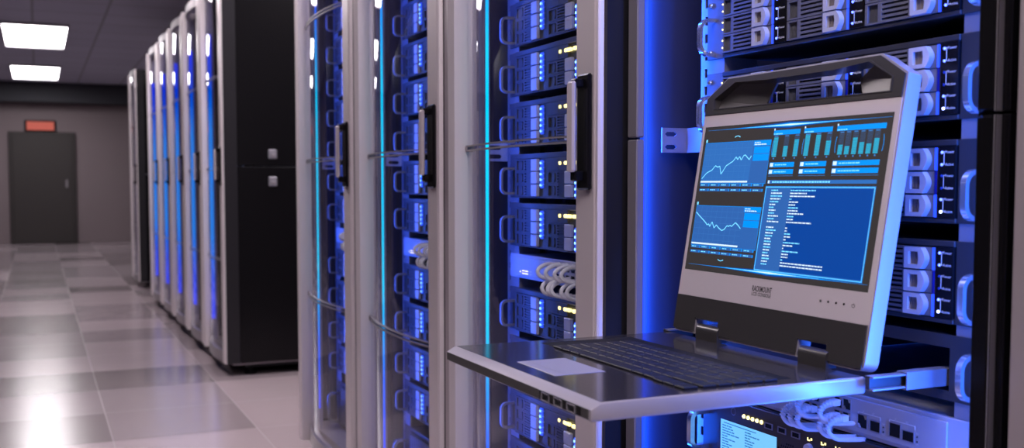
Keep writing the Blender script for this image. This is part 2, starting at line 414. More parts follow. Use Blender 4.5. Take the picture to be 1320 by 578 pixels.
    # bracket between side wall and rail
    b = MB().plate([(0.045, H+0.048), (0.11, H+0.048), (0.11, H+0.087), (0.045, H+0.087)],
                   [[(0.056, z-0.0045), (0.080, z-0.0045), (0.084, z), (0.080, z+0.0045), (0.056, z+0.0045), (0.052, z)] for z in (H+0.058, H+0.077)], 'y', h-0.040, h-0.037)
    b.box(0.11, 0.113, 0.236, h-0.037, H+0.048, H+0.087)
    b.build('bracket', LATCH, t)
    # mounting rails with slots
    for s_ in (1, -1):
        yo = 0.2540*s_-0.018
        b = MB()
        holes = [[(yo+0.002*s_, z-0.006), (yo+0.009*s_, z-0.006), (yo+0.009*s_, z+0.006), (yo+0.002*s_, z+0.006)] for z in [0.16+0.0254*k for k in range(66)]]
        if s_ > 0: b.plate([(yo-0.04*s_, 0.11), (yo+0.018*s_, 0.11), (yo+0.018*s_, 1.86), (yo-0.04*s_, 1.86)], holes, 'x', 0.0725, 0.0745)
        else: b.box(0.0725, 0.0745, yo-0.018, yo+0.040, 0.11, 1.86)
        b.box(0.0745, 0.12, yo-0.036*s_, yo-0.040*s_, 0.11, 1.86)
        b.build('mounting_rail', STEEL, t)
    for x, y in ((0.09, -h+0.07), (0.09, h-0.07), (0.9, -h+0.07), (0.9, h-0.07)):
        MB().tube([(x, y, 0.0), (x, y, 0.012)], 0.03, 14, 0).tube([(x, y, 0.012), (x, y, 0.055)], 0.012, 10, 0).build('foot', BLACKM, t)
    MB().box(0.06, 0.97, -h+0.03, h-0.03, 0.035, 0.05).build('plinth', BLACKM, t)
    return t
XF = 0.83
Y0 = 1.414
cab = make_cabinet()
cab.location = (XF, Y0+W/2, 0); cab['label'] = 'nearest full glass-door cabinet, directly left of the open rack'; cab['group'] = 'glass-door cabinets beside the open rack'
copy_of(cab, (XF, Y0+W*1.5, 0), 'middle of the three sharp glass-door cabinets left of the open rack')
copy_of(cab, (XF, Y0+W*2.5, 0), 'left-hand one of the three sharp glass-door cabinets, at the cross aisle')
copy_of(cab, (XF, Y0-W*1.5-0.034, 0), 'cabinet right of the open rack, only its silver door edge in view')
ords = ['first', 'second', 'third', 'fourth', 'fifth']
far_strip = MB().box(-0.021, -0.002, W/2-0.168, W/2-0.160, H-0.70, H+0.76, 0, 0.001).build('light_strip', STRIP2).data
bpy.data.objects.remove(bpy.data.objects['light_strip.%03d' % max(int(o.name[-3:]) for o in bpy.data.objects if o.name.startswith('light_strip.'))])
def far_lamp(c):
    for ch in c.children:
        if ch.name.startswith('light_strip'):
            ch.data = far_strip
            for g in list(ch.children): bpy.data.objects.remove(g)
for k in range(5):
    far_lamp(copy_of(cab, (XF, 5.035+W*(k+0.5), 0),
            'blurred cabinet with the large black side panel facing the cross aisle' if k == 0 else
            'blurred blue-lit cabinet, %s one back from the black side panel' % ords[k], 'blurred cabinets past the cross aisle'))
far = copy_of(cab, (XF, 9.62+W*0.5, 0), 'far blurred cabinet standing alone beyond the blue-lit row')
for ch in list(far.children):
    if ch.name.startswith('light_strip'):
        for g in list(ch.children): bpy.data.objects.remove(g)
        bpy.data.objects.remove(ch)
for k in range(9):
    c = copy_of(cab, (-2.02, 2.4+W*k, 0), 'black back of a cabinet across the aisle, seen only mirrored in the glass doors', 'cabinets across the aisle')
    for ch in list(c.children):
        for g in list(ch.children):
            if g.type == 'LIGHT': bpy.data.objects.remove(g)

# ------------------------------------------------------------------ open rack
YR = 1.044                                    # centre line of the open rack's rails
def make_rack():
    t = thing('server_rack', 'open server rack without a door, holding the pulled-out console', 'server rack', (XF, YR, 0))
    ya, yb = 1.412-YR, 0.712-YR               # far and near outside
    wl = 1.398-YR
    # far post: thin front lip, near post: dark front
    MB().box(0.0, 0.014, 1.378-YR, ya-0.006, 0.05, H+0.067, 0, 0.002).box(0.0, 0.014, 1.378-YR, ya-0.006, H+0.070, HT, 0, 0.002).build('front_post', SILVER_DK, t)
    b = MB()
    for z0, z1 in ((0.05, H+0.066), (H+0.0685, HT)):
        b.box(0.0, 0.05, 0.7250-YR, 0.7475-YR, z0, z1, 0, 0.003).box(-0.001, 0.05, 0.7225-YR, 0.7248-YR, z0, z1, 1, 0.0005).box(0.006, 0.05, 0.7125-YR, 0.7222-YR, z0, z1, 0, 0.001)  # thin steel strip imitates the highlight along the post edge
    b.box(0.004, 0.048, 0.7255-YR, 0.7470-YR, H+0.05, H+0.08, 0)
    b.build('front_post', [BLACK, SILVER_DK], t)
    MB().box(0.015, 1.0, wl, ya, 0.05, HT).build('side_wall', WALLIN, t)
    MB().box(0.05, 1.0, yb+0.0005, yb+0.012, 0.05, HT).build('side_wall', WALLIN, t)
    b = MB().box(0.98, 1.0, yb+0.013, wl-0.001, 0.05, HT).box(0.015, 0.98, yb+0.013, wl-0.001, HT-0.03, HT).box(0.015, 0.98, yb+0.013, wl-0.001, 0.05, 0.09)
    b.build('carcass', BLACKM, t)
    for s_ in (1, -1):
        yo = 0.2540*s_
        holes = [[(yo+0.002*s_, z-0.0065), (yo+0.0085*s_, z-0.0065), (yo+0.0085*s_, z+0.0065), (yo+0.002*s_, z+0.0065)] for z in [H+0.1875-0.0254*30+0.0254*k for k in range(60)]]
        b = MB().plate([(yo-0.04*s_, 0.10), (yo+0.018*s_, 0.10), (yo+0.018*s_, 1.86), (yo-0.04*s_, 1.86)], holes, 'x', 0.0725, 0.0745)
        b.box(0.0745, 0.13, yo-0.036*s_, yo-0.040*s_, 0.10, 1.86)
        b.build('mounting_rail', STEEL, t)
    z = H+0.067
    hl = [[(x0, z_-0.0035), (x0+0.014, z_-0.0035), (x0+0.018, z_), (x0+0.014, z_+0.0035), (x0, z_+0.0035), (x0-0.004, z_)] for x0 in (0.058,) for z_ in (z-0.0105, z+0.0095)]
    b = MB().plate([(0.049, z-0.019), (0.094, z-0.019), (0.094, z+0.019), (0.049, z+0.019)], hl, 'y', wl-0.014, wl-0.011)
    b.box(0.094, 0.097, 0.274, wl-0.011, z-0.019, z+0.019).box(0.075, 0.0945, 0.271, 0.274, z-0.019, z+0.019)
    b.build('bracket', STEEL, t)
    # blue light strips tucked behind the front posts
    s1 = MB().box(0.0165, 0.024, wl-0.012, wl-0.001, H-0.8, H+0.9, 0, 0.001).build('light_strip', LED_G, t)
    lamp('post_lamp', s1, (0.026, wl-0.006, H+0.0), (0.9, -0.30, 0), 0.010, 1.7, RACK_BLUE*0.9, (0.01, 0.10, 1.0))
    s2 = MB().box(0.030, 0.046, 0.750-YR, 0.756-YR, H-0.8, H+0.9, 0, 0.001).build('light_strip', LED_G, t)
    lamp('post_lamp', s2, (0.034, 0.758-YR, H+0.0), (-0.7, 1.0, 0), 0.014, 1.7, RACK_BLUE, (0.025, 0.14, 1.0))
    for x, y in ((0.09, yb+0.07), (0.09, ya-0.07), (0.9, yb+0.07), (0.9, ya-0.07)):
        MB().tube([(x, y, 0.0), (x, y, 0.012)], 0.03, 14, 0).tube([(x, y, 0.012), (x, y, 0.052)], 0.012, 10, 0).build('foot', BLACKM, t)
    return t
make_rack()
XD = 0.90                                     # rail plane

# ------------------------------------------------------------------ handles and server kinds
def strap(b, y, z0, z1, reach, wid=0.010, th=0.006, m=0, r=0.014, x0=0.0):
    def arc(cx, cz, rr, a0, a1, n=6): return [(cx+rr*math.cos(a0+(a1-a0)*i/n), cz+rr*math.sin(a0+(a1-a0)*i/n)) for i in range(n+1)]
    xo = x0-reach
    o = [(x0, z0)]+arc(xo+r, z0+r, r, -PI/2, -PI, 6)+arc(xo+r, z1-r, r, PI, PI/2, 6)+[(x0, z1)]
    ri = max(r-th, 0.003)
    i = [(x0, z1-th)]+arc(xo+th+ri, z1-th-ri, ri, PI/2, PI, 6)+arc(xo+th+ri, z0+th+ri, ri, PI, PI*1.5, 6)+[(x0, z0+th)]
    b.prism(o+i, 'y', y-wid/2, y+wid/2, m)
def xz_text(b, s, size, x, y, z, m):           # reads from the aisle: right is -y, up is z
    b.text(s, size, Matrix(((0, 0, -1, x), (-1, 0, 0, y), (0, 1, 0, z), (0, 0, 0, 1))), m)
HALF = 0.2535
def make_storage_server(lit):
    t = thing('storage_server', 'x', 'server', (0, 0, 0)); hh = 0.0905
    b = MB().box(0.004, 0.55, -0.222, 0.222, 0.001, hh-0.001, 0)
    b.box(0.0, 0.0045, -HALF, -0.2130, 0, hh, 0, 0.0008).box(0.0, 0.0045, 0.2130, HALF, 0, hh, 1, 0.0008)
    b.box(-0.002, 0.004, -0.2129, 0.2129, 0.0835, hh, 0, 0.001).box(-0.002, 0.004, -0.2129, 0.2129, 0, 0.0055, 0, 0.001)
    b.build('chassis', [DARK, EAR], t)
    for y in (0.235, -0.2455):
        q = MB(); strap(q, y, 0.0035, 0.058, 0.028, 0.0075, 0.005, 0, 0.017); q.build('handle', CHROME, t)
    for y in (HALF-0.010, -HALF+0.010):
        for z in (0.010, 0.078):
            MB().dome((-0.001, y, z), 0.0038).build('screw', CHROME, t)
    cw = 0.1423
    for c in range(3):
        yc = 0.2133-c*cw
        for r_ in range(3):
            z0 = 0.0062+r_*0.0256; z1 = z0+0.0248
            Y = lambda q: yc-q*cw
            b = MB()
            b.box(0.002, 0.0045, Y(0.008), Y(0.81), z0, z1, 1)                               # dark backing
            b.box(-0.004, 0.002, Y(0.008), Y(0.04), z0, z1, 0, 0.0004).box(-0.004, 0.002, Y(0.155), Y(0.20), z0, z1, 0, 0.0004)
            b.box(-0.004, 0.002, Y(0.04), Y(0.155), z0, z0+0.0022, 0).box(-0.004, 0.002, Y(0.04), Y(0.155), z1-0.0022, z1, 0)
            for k in range(7): b.box(-0.001, 0.002, Y(0.05+0.015*k), Y(0.055+0.015*k), z0+0.002, z1-0.002, 0)
            for k in range(5):
                zz = z0+0.0001+k*0.0055
                b.box(-0.004, 0.002, Y(0.20), Y(0.485), zz, min(zz+0.0030, z1), 0)
            b.box(-0.004, 0.002, Y(0.485), Y(0.535), z0, z1, 0, 0.0004).box(-0.003, 0.002, Y(0.537), Y(0.81), z0, z1, 0, 0.0004)
            b.box(-0.0046, -0.003, Y(0.797), Y(0.815), z0, z1, 2)
            if c == 0:
                for zz in (0.3, 0.7): b.dome((-0.0042, Y(0.024), z0+zz*0.0248), 0.0013, 3, 6)
            d = b.build('drive_caddy', [CADDY, BLACKM, LED_G if lit[r_] else LED_OFF, LED_Y], t)
            # lever with its window and curved edge
            o = [(Y(0.548), z0+0.0006), (Y(0.715), z0+0.0006)]+[(Y(0.715+0.045*math.sin(PI*k/8)), z0+0.0006+0.0236*k/8) for k in range(1, 8)]+[(Y(0.715), z1-0.0006), (Y(0.548), z1-0.0006)]
            i = [(Y(0.592), z0+0.0052), (Y(0.688), z0+0.0052), (Y(0.695), z0+0.0124), (Y(0.688), z1-0.0052), (Y(0.592), z1-0.0052)]
            q = MB().plate(o, [i], 'x', -0.0105, -0.003, 0)
            q.box(-0.0055, -0.003, Y(0.588), Y(0.697), z0+0.005, z1-0.005, 1)
            for k in range(4): q.box(-0.0062, -0.0055, Y(0.60+0.022*k), Y(0.608+0.022*k), z0+0.0055, z1-0.0055, 1)
            q.build('release_lever', [LATCH, LATCHW], d)
        b = MB().box(-0.003, 0.004, yc-0.822*cw, yc-0.992*cw, 0.0058, 0.0833, 0, 0.0004)
        for r_ in range(3):
            z0 = 0.0062+(2-r_)*0.0256
            for k, s in ((0.0195, 'Power'), (0.0062, 'Active')):
                y = yc-0.862*cw
                b.dome((-0.0035, y, z0+k), 0.0016, 2 if not lit[r_] else (3 if k < 0.01 and lit[r_] == 2 else 1), 6)
                xz_text(b, s, 0.0045, -0.0032, y-0.0042, z0+k-0.0012, 4)
            y = yc-0.862*cw-0.0024
            b.box(-0.0033, -0.0030, y-0.0003, y+0.0003, z0+0.0062, z0+0.0205, 4)
            for k in (0.0065, 0.0202): b.box(-0.0033, -0.0030, y-0.0016, y+0.0003, z0+k-0.0003, z0+k+0.0003, 4)
        b.build('indicator_panel', [BLACK, LED_B, LED_OFF, LED_BH, INK], t)
    return t
zt = {1: 0.1797, 2: 0.0688, 3: -0.0430, 4: -0.1525}
p1 = make_storage_server((1, 1, 1)); p1.location = (XD, YR, H+zt[1])
tag(p1, 'topmost storage server in the open rack, above the console handle', None, 'storage servers in the open rack')
p2 = make_storage_server((1, 0, 2)); p2.location = (XD, YR, H+zt[2])
tag(p2, 'storage server in the open rack seen through the console handle opening', None, 'storage servers in the open rack')
copy_of(p2, (XD, YR, H+zt[3]), 'storage server in the open rack right behind the upper half of the display', 'storage servers in the open rack')
copy_of(p2, (XD, YR, H+zt[4]), 'lowest storage server in the open rack, just above the slide rail', 'storage servers in the open rack')

def make_blade_server():                       # the kind in the glass cabinets
    t = thing('drive_server', 'x', 'server', (0, 0, 0)); hh = 0.0885
    b = MB().box(0.004, 0.55, -0.222, 0.222, 0.001, hh-0.001, 0)
    b.box(0.0, 0.0045, -HALF, -0.2165, 0, hh, 2, 0.0008).box(0.0, 0.0045, 0.2210, HALF, 0, hh, 2, 0.0008)
    b.box(-0.004, 0.004, -0.2163, 0.2209, 0.0785, hh, 0, 0.001).box(-0.004, 0.004, -0.2163, 0.2209, 0, 0.0025, 0, 0.001)
    b.box(0.0, 0.004, -0.2163, 0.2209, 0.0025, 0.0785, 1)
    b.build('chassis', [BLADE, BLADE, BLADE_EAR], t)
    for y in (0.2325, -0.2325):
        q = MB(); strap(q, y, 0.006, 0.062, 0.032, 0.007, 0.005); q.build('handle', STEEL, t)
    cw = 0.1455
    for c in range(3):
        yc = 0.2209-c*cw
        Y = lambda q: yc-q*cw
        for r_ in range(3 if c != 1 else 2):
            z0 = 0.0030+r_*0.0251; z1 = z0+0.0245
            b = MB().box(0.001, 0.0042, Y(0.004), Y(0.76), z0, z1, 1)
            b.box(-0.003, 0.001, Y(0.0), Y(0.05), z0, z1, 0).box(-0.003, 0.001, Y(0.26), Y(0.31), z0, z1, 0).box(-0.003, 0.001, Y(0.51), Y(0.555), z0, z1, 0)
            b.box(-0.003, 0.001, Y(0.05), Y(0.26), z0, z0+0.003, 0).box(-0.003, 0.001, Y(0.05), Y(0.26), z1-0.003, z1, 0)
            ya, zm = Y(0.225), (z0+z1)/2
            b.prism([(ya+0.006*math.cos(a)*0.6, zm+0.0085*math.sin(a)) for a in [2*PI*k/12 for k in range(12)]], 'x', -0.004, 0.001, 0)
            for k in range(5): b.box(-0.003, 0.001, Y(0.31), Y(0.51), z0+k*0.0053, z0+k*0.0053+0.0029, 0)
            d = b.build('drive_caddy', [BLADE, BLACKM], t)
            q = MB().box(-0.007, 0.0, Y(0.558), Y(0.745), z0+0.0006, z1-0.0006, 0, 0.0012).box(-0.0078, -0.0068, Y(0.60), Y(0.70), z0+0.017, z0+0.0178, 1)
            q.build('release_latch', [LATCH, SILVER], d)
        if c == 1:
            q = MB().box(-0.004, 0.001, Y(0.0), Y(0.62), 0.0536, 0.0780, 0, 0.0006).box(-0.0046, -0.004, Y(0.08), Y(0.36), 0.056, 0.075, 0, 0.0002)
            q.build('blank_cover', BLADE, t)
            q = MB()
            for u0, u1 in ((0.38, 0.43), (0.53, 0.64), (0.655, 0.70), (0.77, 0.84)): q.box(-0.006, 0.0, Y(u0), Y(u1), 0.0640, 0.0705, 0, 0.0012)
            q.build('status_light', LED_Y, t)
        zs = [0.0255+k*0.0108 for k in range(5)] if c != 1 else [0.0075+k*0.0112 for k in range(4)]
        q = MB().box(-0.0035, 0.0, Y(0.80), Y(0.885), zs[0]-0.006, zs[-1]+0.006, 0, 0.001)
        for z in zs: q.box(-0.0055, -0.003, Y(0.815), Y(0.87), z-0.0036, z+0.0036, 1, 0.0015)
        for z in zs: q.box(-0.0037, -0.003, Y(0.90), Y(0.945), z+0.0015, z+0.0023, 2)
        q.build('indicator_column', [LED_G, LED_C, INK], t)
    return t

def cable_loop(b, y, z, zend, reach, r=0.0040, yshift=-0.03, m=0):
    P = []
    x0 = -0.012
    pts = [(x0, z), (x0-reach*0.45, z+0.002), (x0-reach*0.85, z-0.004), (x0-reach, (z+zend)/2), (x0-reach*0.85, zend+0.003), (x0-reach*0.4, zend-0.001), (x0+0.006, zend)]
    n = 24
    def cat(p, i, t):
        g = lambda k: p[max(0, min(len(p)-1, k))]
        a, b_, c, d = g(i-1), g(i), g(i+1), g(i+2)
        return tuple(0.5*((2*b_[k])+(-a[k]+c[k])*t+(2*a[k]-5*b_[k]+4*c[k]-d[k])*t*t+(-a[k]+3*b_[k]-3*c[k]+d[k])*t**3) for k in range(2))
    for j in range(n+1):
        s = j/n*(len(pts)-1); i = min(int(s), len(pts)-2); x, zz = cat(pts, i, s-i)
        P.append((x, y+yshift*j/n, zz))
    b.tube(P, r, 10, m)
    return P
def make_switch():
    t = thing('network_switch', 'x', 'network switch', (0, 0, 0)); hh = 0.0485
    b = MB().box(0.003, 0.4, -0.222, 0.222, 0.001, hh-0.001, 0)
    b.box(0.0, 0.0045, -HALF, HALF, 0, hh, 0, 0.001).box(-0.003, 0.0, -0.2165, 0.2165, 0.005, hh-0.005, 0, 0.001)
    b.build('faceplate', PLATE, t)
    q = MB()
    for r_ in range(2):
        for k in range(8):
            y = 0.028-k*0.021
            q.box(-0.0036, -0.0028, y-0.0065, y+0.0065, 0.010+r_*0.018, 0.022+r_*0.018, 0)
    q.build('port_block', BLACKM, t)
    q = MB()
    for r_ in range(2):
        for k, (a, c) in enumerate(((0.198, 0.194), (0.186, 0.176), (0.172, 0.160), (0.152, 0.148), (0.146, 0.143))):
            q.box(-0.0034, -0.0028, c, a, 0.010+r_*0.0055, 0.0115+r_*0.0055, 0 if k in (1, 2) else 1)
    q.dome((-0.003, 0.196, 0.0135), 0.0014, 0)
    q.build('marking', [LED_Y, INK], t)
    return t
sv = make_blade_server(); sw = make_switch()
cabs = [(1.7475, 'the nearest glass-door cabinet'), (2.451, 'the middle glass-door cabinet'), (3.1545, 'the left-hand sharp glass-door cabinet')]
sp = [(0.600, 'seventh above'), (0.493, 'sixth above'), (0.386, 'fifth above'), (0.2785, 'fourth above'), (0.1788, 'third above'), (0.0765, None), (0.0765, 'second above'), (-0.0287, 'first above'), (-0.1275, 'directly above'),
      (-0.302, 'directly below'), (-0.4045, 'second below'), (-0.517, 'third below'), (-0.6255, 'fourth below')]
sp = [(0.5955, 'seventh'), (0.4885, 'sixth'), (0.3835, 'fifth'), (0.2785, 'fourth'), (0.1788, 'third'), (0.0765, 'second'), (-0.0287, 'first')]
lv = [(0.5955, 'sixth server above'), (0.4885, 'fifth server above'), (0.3835, 'fourth server above')]
lvl = [(0.5955, 'eighth server above'), (0.4885, 'seventh server above'), (0.3835, 'sixth server above'), (0.2785, 'fifth server above'), (0.1788, 'fourth server above'),
       (0.0765, 'third server above'), (-0.0287, 'second server above'), (-0.1277, 'server directly above'),
       (-0.3025, 'server directly below'), (-0.4050, 'second server below'), (-0.5175, 'third server below'), (-0.6190, 'fourth server below')]
first = True
for ci, (yc, nm) in enumerate(cabs):
    for z, w_ in lvl:
        lab = '%s the cabled switch in %s' % (w_, nm)
        if first:
            sv.location = (XD, yc, H+z); sv['label'] = lab; sv['group'] = 'drive servers behind the glass doors'; first = False
        else: copy_of(sv, (XD, yc, H+z), lab, 'drive servers behind the glass doors')
    lab = 'pale switch with white cable loops inside %s' % nm
    if ci == 0: sw.location = (XD, yc, H-0.193); sw['label'] = lab; sw['group'] = 'switches behind the glass doors'
    else: copy_of(sw, (XD, yc, H-0.193), lab, 'switches behind the glass doors')
    # cable loops, each its own thing
    for row, (n, z, ze, ys) in enumerate(((4, -0.153, -0.1765, (0.020, -0.013, -0.050, -0.077)), (5, -0.181, -0.2065, (0.001, -0.0225, -0.0375, -0.077, -0.0995)))):
        for k in range(n):
            q = MB(); cable_loop(q, ys[k], z-(-0.193), ze-(-0.193), 0.040, 0.0038, -0.014)
            q.tube([(-0.0035, ys[k], z+0.193), (-0.013, ys[k], z+0.193)], 0.0052, 10)
            o = q.build('patch_cable', WHITE); o.location = (XD, yc, H-0.193)
            tag(o, '%s %s white cable loop on the switch in %s' % (ords[k], ('upper', 'lower')[row], nm), 'cable', 'white cable loops behind the glass doors')

def make_power_unit():
    t = thing('power_unit', 'x', 'power supply unit', (0, 0, 0)); hh = 0.150
    b = MB().box(0.004, 0.6, -0.222, 0.222, 0.0, hh, 0).box(0.0, 0.0045, -HALF, HALF, 0, hh, 0, 0.001)
    b.build('chassis', DARK, t)
    b = MB().box(-0.004, 0.0, -0.19, 0.19, 0.010, hh-0.008, 0, 0.001)
    for k in range(23): b.box(-0.010, -0.004, 0.183-k*0.016, 0.177-k*0.016, 0.014, hh-0.012, 1, 0.001)
    b.build('grille', [BLACKM, STEEL], t)
    for y in (0.225, -0.225):
        q = MB(); strap(q, y, 0.012, 0.116, 0.042, 0.010, 0.008, 0, 0.02); q.build('handle', CHROME, t)
    return t
pu = make_power_unit()
for ci, (yc, nm) in enumerate(cabs):
    lab = 'ribbed power unit with tall handle at the bottom of %s' % nm
    if ci == 0: pu.location = (XD, yc, H-0.805); pu['label'] = lab; pu['group'] = 'power units behind the glass doors'
    else: copy_of(pu, (XD, yc, H-0.805), lab, 'power units behind the glass doors')

# ------------------------------------------------------------------ console drawer
con = thing('rackmount_console', 'pulled-out console drawer with lit display, keyboard and touchpad', 'console', (0.64, YR, H-0.226))
def cl(x, y, z): return (x-0.64, y-YR, z+0.226)
ox, oy, oz = 0.64, YR, -0.226
ZT = -0.2070; XA, XB, YA, YN = 0.470, 0.806, 1.2435, 0.8605
T0 = Matrix.Translation((-ox, -oy, -oz))
# tray
b = MB()
prof = [(XA+0.011, ZT-0.0004), (XA, ZT-0.0062), (XA, ZT-0.0165), (XA+0.003, ZT-0.0185), (XB-0.002, ZT-0.0185), (XB, ZT-0.0165), (XB, ZT-0.002), (XB-0.002, ZT-0.0004)]
b.prism(prof, 'y', YN, YA, 0)
es = [e for e in b.bm.edges if all(abs(v.co.y-YN) < 1e-5 for v in e.verts) or all(abs(v.co.y-YA) < 1e-5 for v in e.verts)]
bmesh.ops.bevel(b.bm, geom=es, offset=0.0022, segments=2, profile=0.5, affect='EDGES')
tray = b.build('tray', CASE, con, T0)
kx0, kx1, ky0, ky1 = 0.5795, 0.7265, 0.8735, 1.2195
b = MB().plate([(XA+0.0135, YN+0.0035), (XB-0.003, YN+0.0035), (XB-0.003, YA-0.003), (XA+0.0135, YA-0.003)],
               [[(0.592, 0.884), (kx1, 0.884), (kx1, ky1), (0.592, ky1)]], 'z', ZT-0.0004, ZT, 0)
b.build('tray_top', TRAYTOP, con, T0)
b = MB().box(XA-0.0006, XA+0.001, YN+0.004, YA-0.004, ZT-0.0160, ZT-0.0066, 0)
band = b.build('front_band', TRAYBAND, con, T0)
b = MB().box(XA-0.0012, XA-0.0004, 0.8790, 0.9690, ZT-0.0158, ZT-0.0068, 0).build('port_plate', BLACK, band, T0)
for y in (0.8970, 0.9255, 0.9540):
    b = MB().plate([(y-0.0088, ZT-0.0156), (y+0.0088, ZT-0.0156), (y+0.0088, ZT-0.0070), (y-0.0088, ZT-0.0070)],
                   [[(y-0.0074, ZT-0.0144), (y+0.0074, ZT-0.0144), (y+0.0074, ZT-0.0082), (y-0.0074, ZT-0.0082)]], 'x', XA-0.0022, XA-0.001, 0)
    b.box(XA-0.0014, XA-0.0011, y-0.0073, y+0.0073, ZT-0.0144, ZT-0.0082, 1).box(XA-0.0020, XA-0.0013, y-0.004, y+0.004, ZT-0.0108, ZT-0.0088, 2)
    b.build('usb_port', [CHROME, BLACKM, KEY], con, T0)
b = MB().box(0.503, 0.5655, 1.0015, 1.0995, ZT-0.0002, ZT+0.0006, 0, 0.0004)
b.box(0.5165, 0.5171, 1.0025, 1.0985, ZT+0.0006, ZT+0.0007, 1)
b.build('touchpad', [PAD, SILVER_DK], con, T0)
# keyboard
kb = MB().box(0.5925, kx1-0.0005, 0.8845, ky1-0.0005, ZT-0.0006, ZT-0.0002, 0).build('keyboard', BLACKM, con, T0)
U = 0.0190; KX = 0.0192; ytop = 1.1795
rows = [  # front row first
    (0, [('ctrl', 1.3), ('fn', 1), ('alt', 1.2), ('', 6.1), ('alt', 1.2), ('ctrl', 1.2), ('<', 1), ('v', 1), ('>', 1)]),
    (1, [('shift', 2.1), ('Z', 1), ('X', 1), ('C', 1), ('V', 1), ('B', 1), ('N', 1), ('M', 1), (',', 1), ('.', 1), ('/', 1), ('shift', 1.9), ('^', 1)]),
    (2, [('caps', 1.6), ('A', 1), ('S', 1), ('D', 1), ('F', 1), ('G', 1), ('H', 1), ('J', 1), ('K', 1), ('L', 1), (';', 1), ("'", 1), ('enter', 2.4), ('pgdn', 1)]),
    (3, [('tab', 1.4), ('Q', 1), ('W', 1), ('E', 1), ('R', 1), ('T', 1), ('Y', 1), ('U', 1), ('I', 1), ('O', 1), ('P', 1), ('[', 1), (']', 1), ('#', 1.6), ('pgup', 1)]),
    (4, [('`', 1)]+[(c, 1) for c in '1234567890-=']+[('back', 2.0), ('home', 1)]),
    (5, [('esc', 1)]+[('F%d' % k, 1) for k in range(1, 13)]+[('prt', 1), ('del', 1), ('end', 1)]),
]
for r_, ks in rows:
    tot = sum(w_ for _, w_ in ks); y = ytop; sc_ = 0.302/tot
    x0 = 0.5885+r_*KX; dz = 0.0
    for s, w_ in ks:
        wd = w_*sc_; xa = x0
        if r_ == 0 and s in '<v>' and s: xa = x0-0.0035
        b = MB().box(xa+0.0008, xa+KX-0.0009, y-wd+0.0008, y-0.0008, ZT-0.0002, ZT+0.0028, 0, 0.0009)
        if s:
            L = 0.0034 if len(s) == 1 else 0.0022
            b.text(s, L, Matrix(((0, 1, 0, xa+KX*0.45), (-1, 0, 0, y-wd*0.30 if len(s) == 1 else y-0.0030), (0, 0, 1, ZT+0.00286), (0, 0, 0, 1))), 1)
        b.build('key', [KEY, KEYINK], kb, T0)
        y -= wd
# hinges
for y0, y1 in ((1.1200, 1.1700), (0.9140, 0.9635)):
    b = MB().prism([(0.7975, ZT-0.0003), (0.8130, ZT-0.0003), (0.8130, ZT+0.0135)]+[(0.8052+0.0078*math.cos(a), ZT+0.0125+0.0075*math.sin(a)) for a in [PI*k/8 for k in range(9)]], 'y', y0+0.0012, y1-0.0012, 0)
    b.build('hinge', COVER, con, T0)
# slide rails
for s_, y in ((1, 0.8500), (-1, 1.2465)):
    b = MB()
    ya, yb = (y-0.006, y+0.006)
    b.box(XB-0.006, 0.930, ya+0.0055, yb-0.001, -0.2190, -0.2045, 1)
    for z in (-0.2060, -0.2195): b.box(XB-0.006, 0.93, ya, yb, z, z+0.0016, 0)
    b.build('slide_rail', [STEEL, DARK], con, T0)
    b = MB().plate([(ya-0.0015, -0.2215), (yb+0.0010, -0.2215), (yb+0.0010, -0.2025), (ya-0.0015, -0.2025)],
                   [[(ya-0.0003, -0.2203), (yb, -0.2203), (yb, -0.2037), (ya-0.0003, -0.2037)]], 'x', 0.8455, 1.15, 0)
    b.build('slide_rail', STEEL, con, T0)
# chassis face behind the tray
b = MB().plate([(YR-HALF, -0.2365), (YR+HALF, -0.2365), (YR+HALF, -0.1645), (YR-HALF, -0.1645)], [[(0.836, -0.2262), (1.262, -0.2262), (1.262, -0.1787), (0.836, -0.1787)]], 'x', 0.9, 0.9035, 0)
b.box(0.9035, 1.35, 0.826, 0.829, -0.2355, -0.1655).box(0.9035, 1.35, 1.262, 1.266, -0.2355, -0.1655).box(0.9035, 1.35, 0.829, 1.262, -0.1665, -0.1655).box(1.349, 1.35, 0.829, 1.262, -0.2345, -0.167)
b.build('chassis', DARK, con, T0)
for y in (YR+0.235, YR-0.2455):
    q = MB(); strap(q, y-oy, -0.2300-oz, -0.1795-oz, 0.028, 0.0075, 0.005, 0, 0.017, x0=0.9-ox); q.build('handle', CHROME, con)
# screen: u to the right, v up the tilted panel, w out of its face
tv = Vector((0.166, 0, 1.0)).normalized(); tu = Vector((0, -1, 0)); tw = tu.cross(tv)
S = Matrix.Identity(4)
for i in range(3): S[i][0], S[i][1], S[i][2] = tu[i], tv[i], tw[i]
S[0][3], S[1][3], S[2][3] = 0.8013-ox, 1.2300-oy, -0.2015-oz
PW = 0.3706
def rc(cx, cy, r, a0, n=4): return [(cx+r*math.cos(a0+PI/2*k/n), cy+r*math.sin(a0+PI/2*k/n)) for k in range(n+1)]
out = rc(0.010, 0.010, 0.010, PI)+rc(PW-0.010, 0.010, 0.010, 1.5*PI)+[(0.3715, 0.3255), (0.3279, 0.3507), (0.0440, 0.3497), (0.0006, 0.3237)]
opening = [(0.0190, 0.3062), (0.0185, 0.3210), (0.0610, 0.3425), (0.1250, 0.3400), (0.2550, 0.3400), (0.3127, 0.3445), (0.3516, 0.3225), (0.3520, 0.3055)]
notch = lambda a, c: [(a, 0.0012), (c, 0.0012), (c, 0.0205), (a, 0.0205)]
b = MB().plate(out, [opening, notch(0.0515, 0.1030), notch(0.2600, 0.3090)], 'z', -0.019, 0.0)
hs = b.build('screen_housing', CASE, con, S)
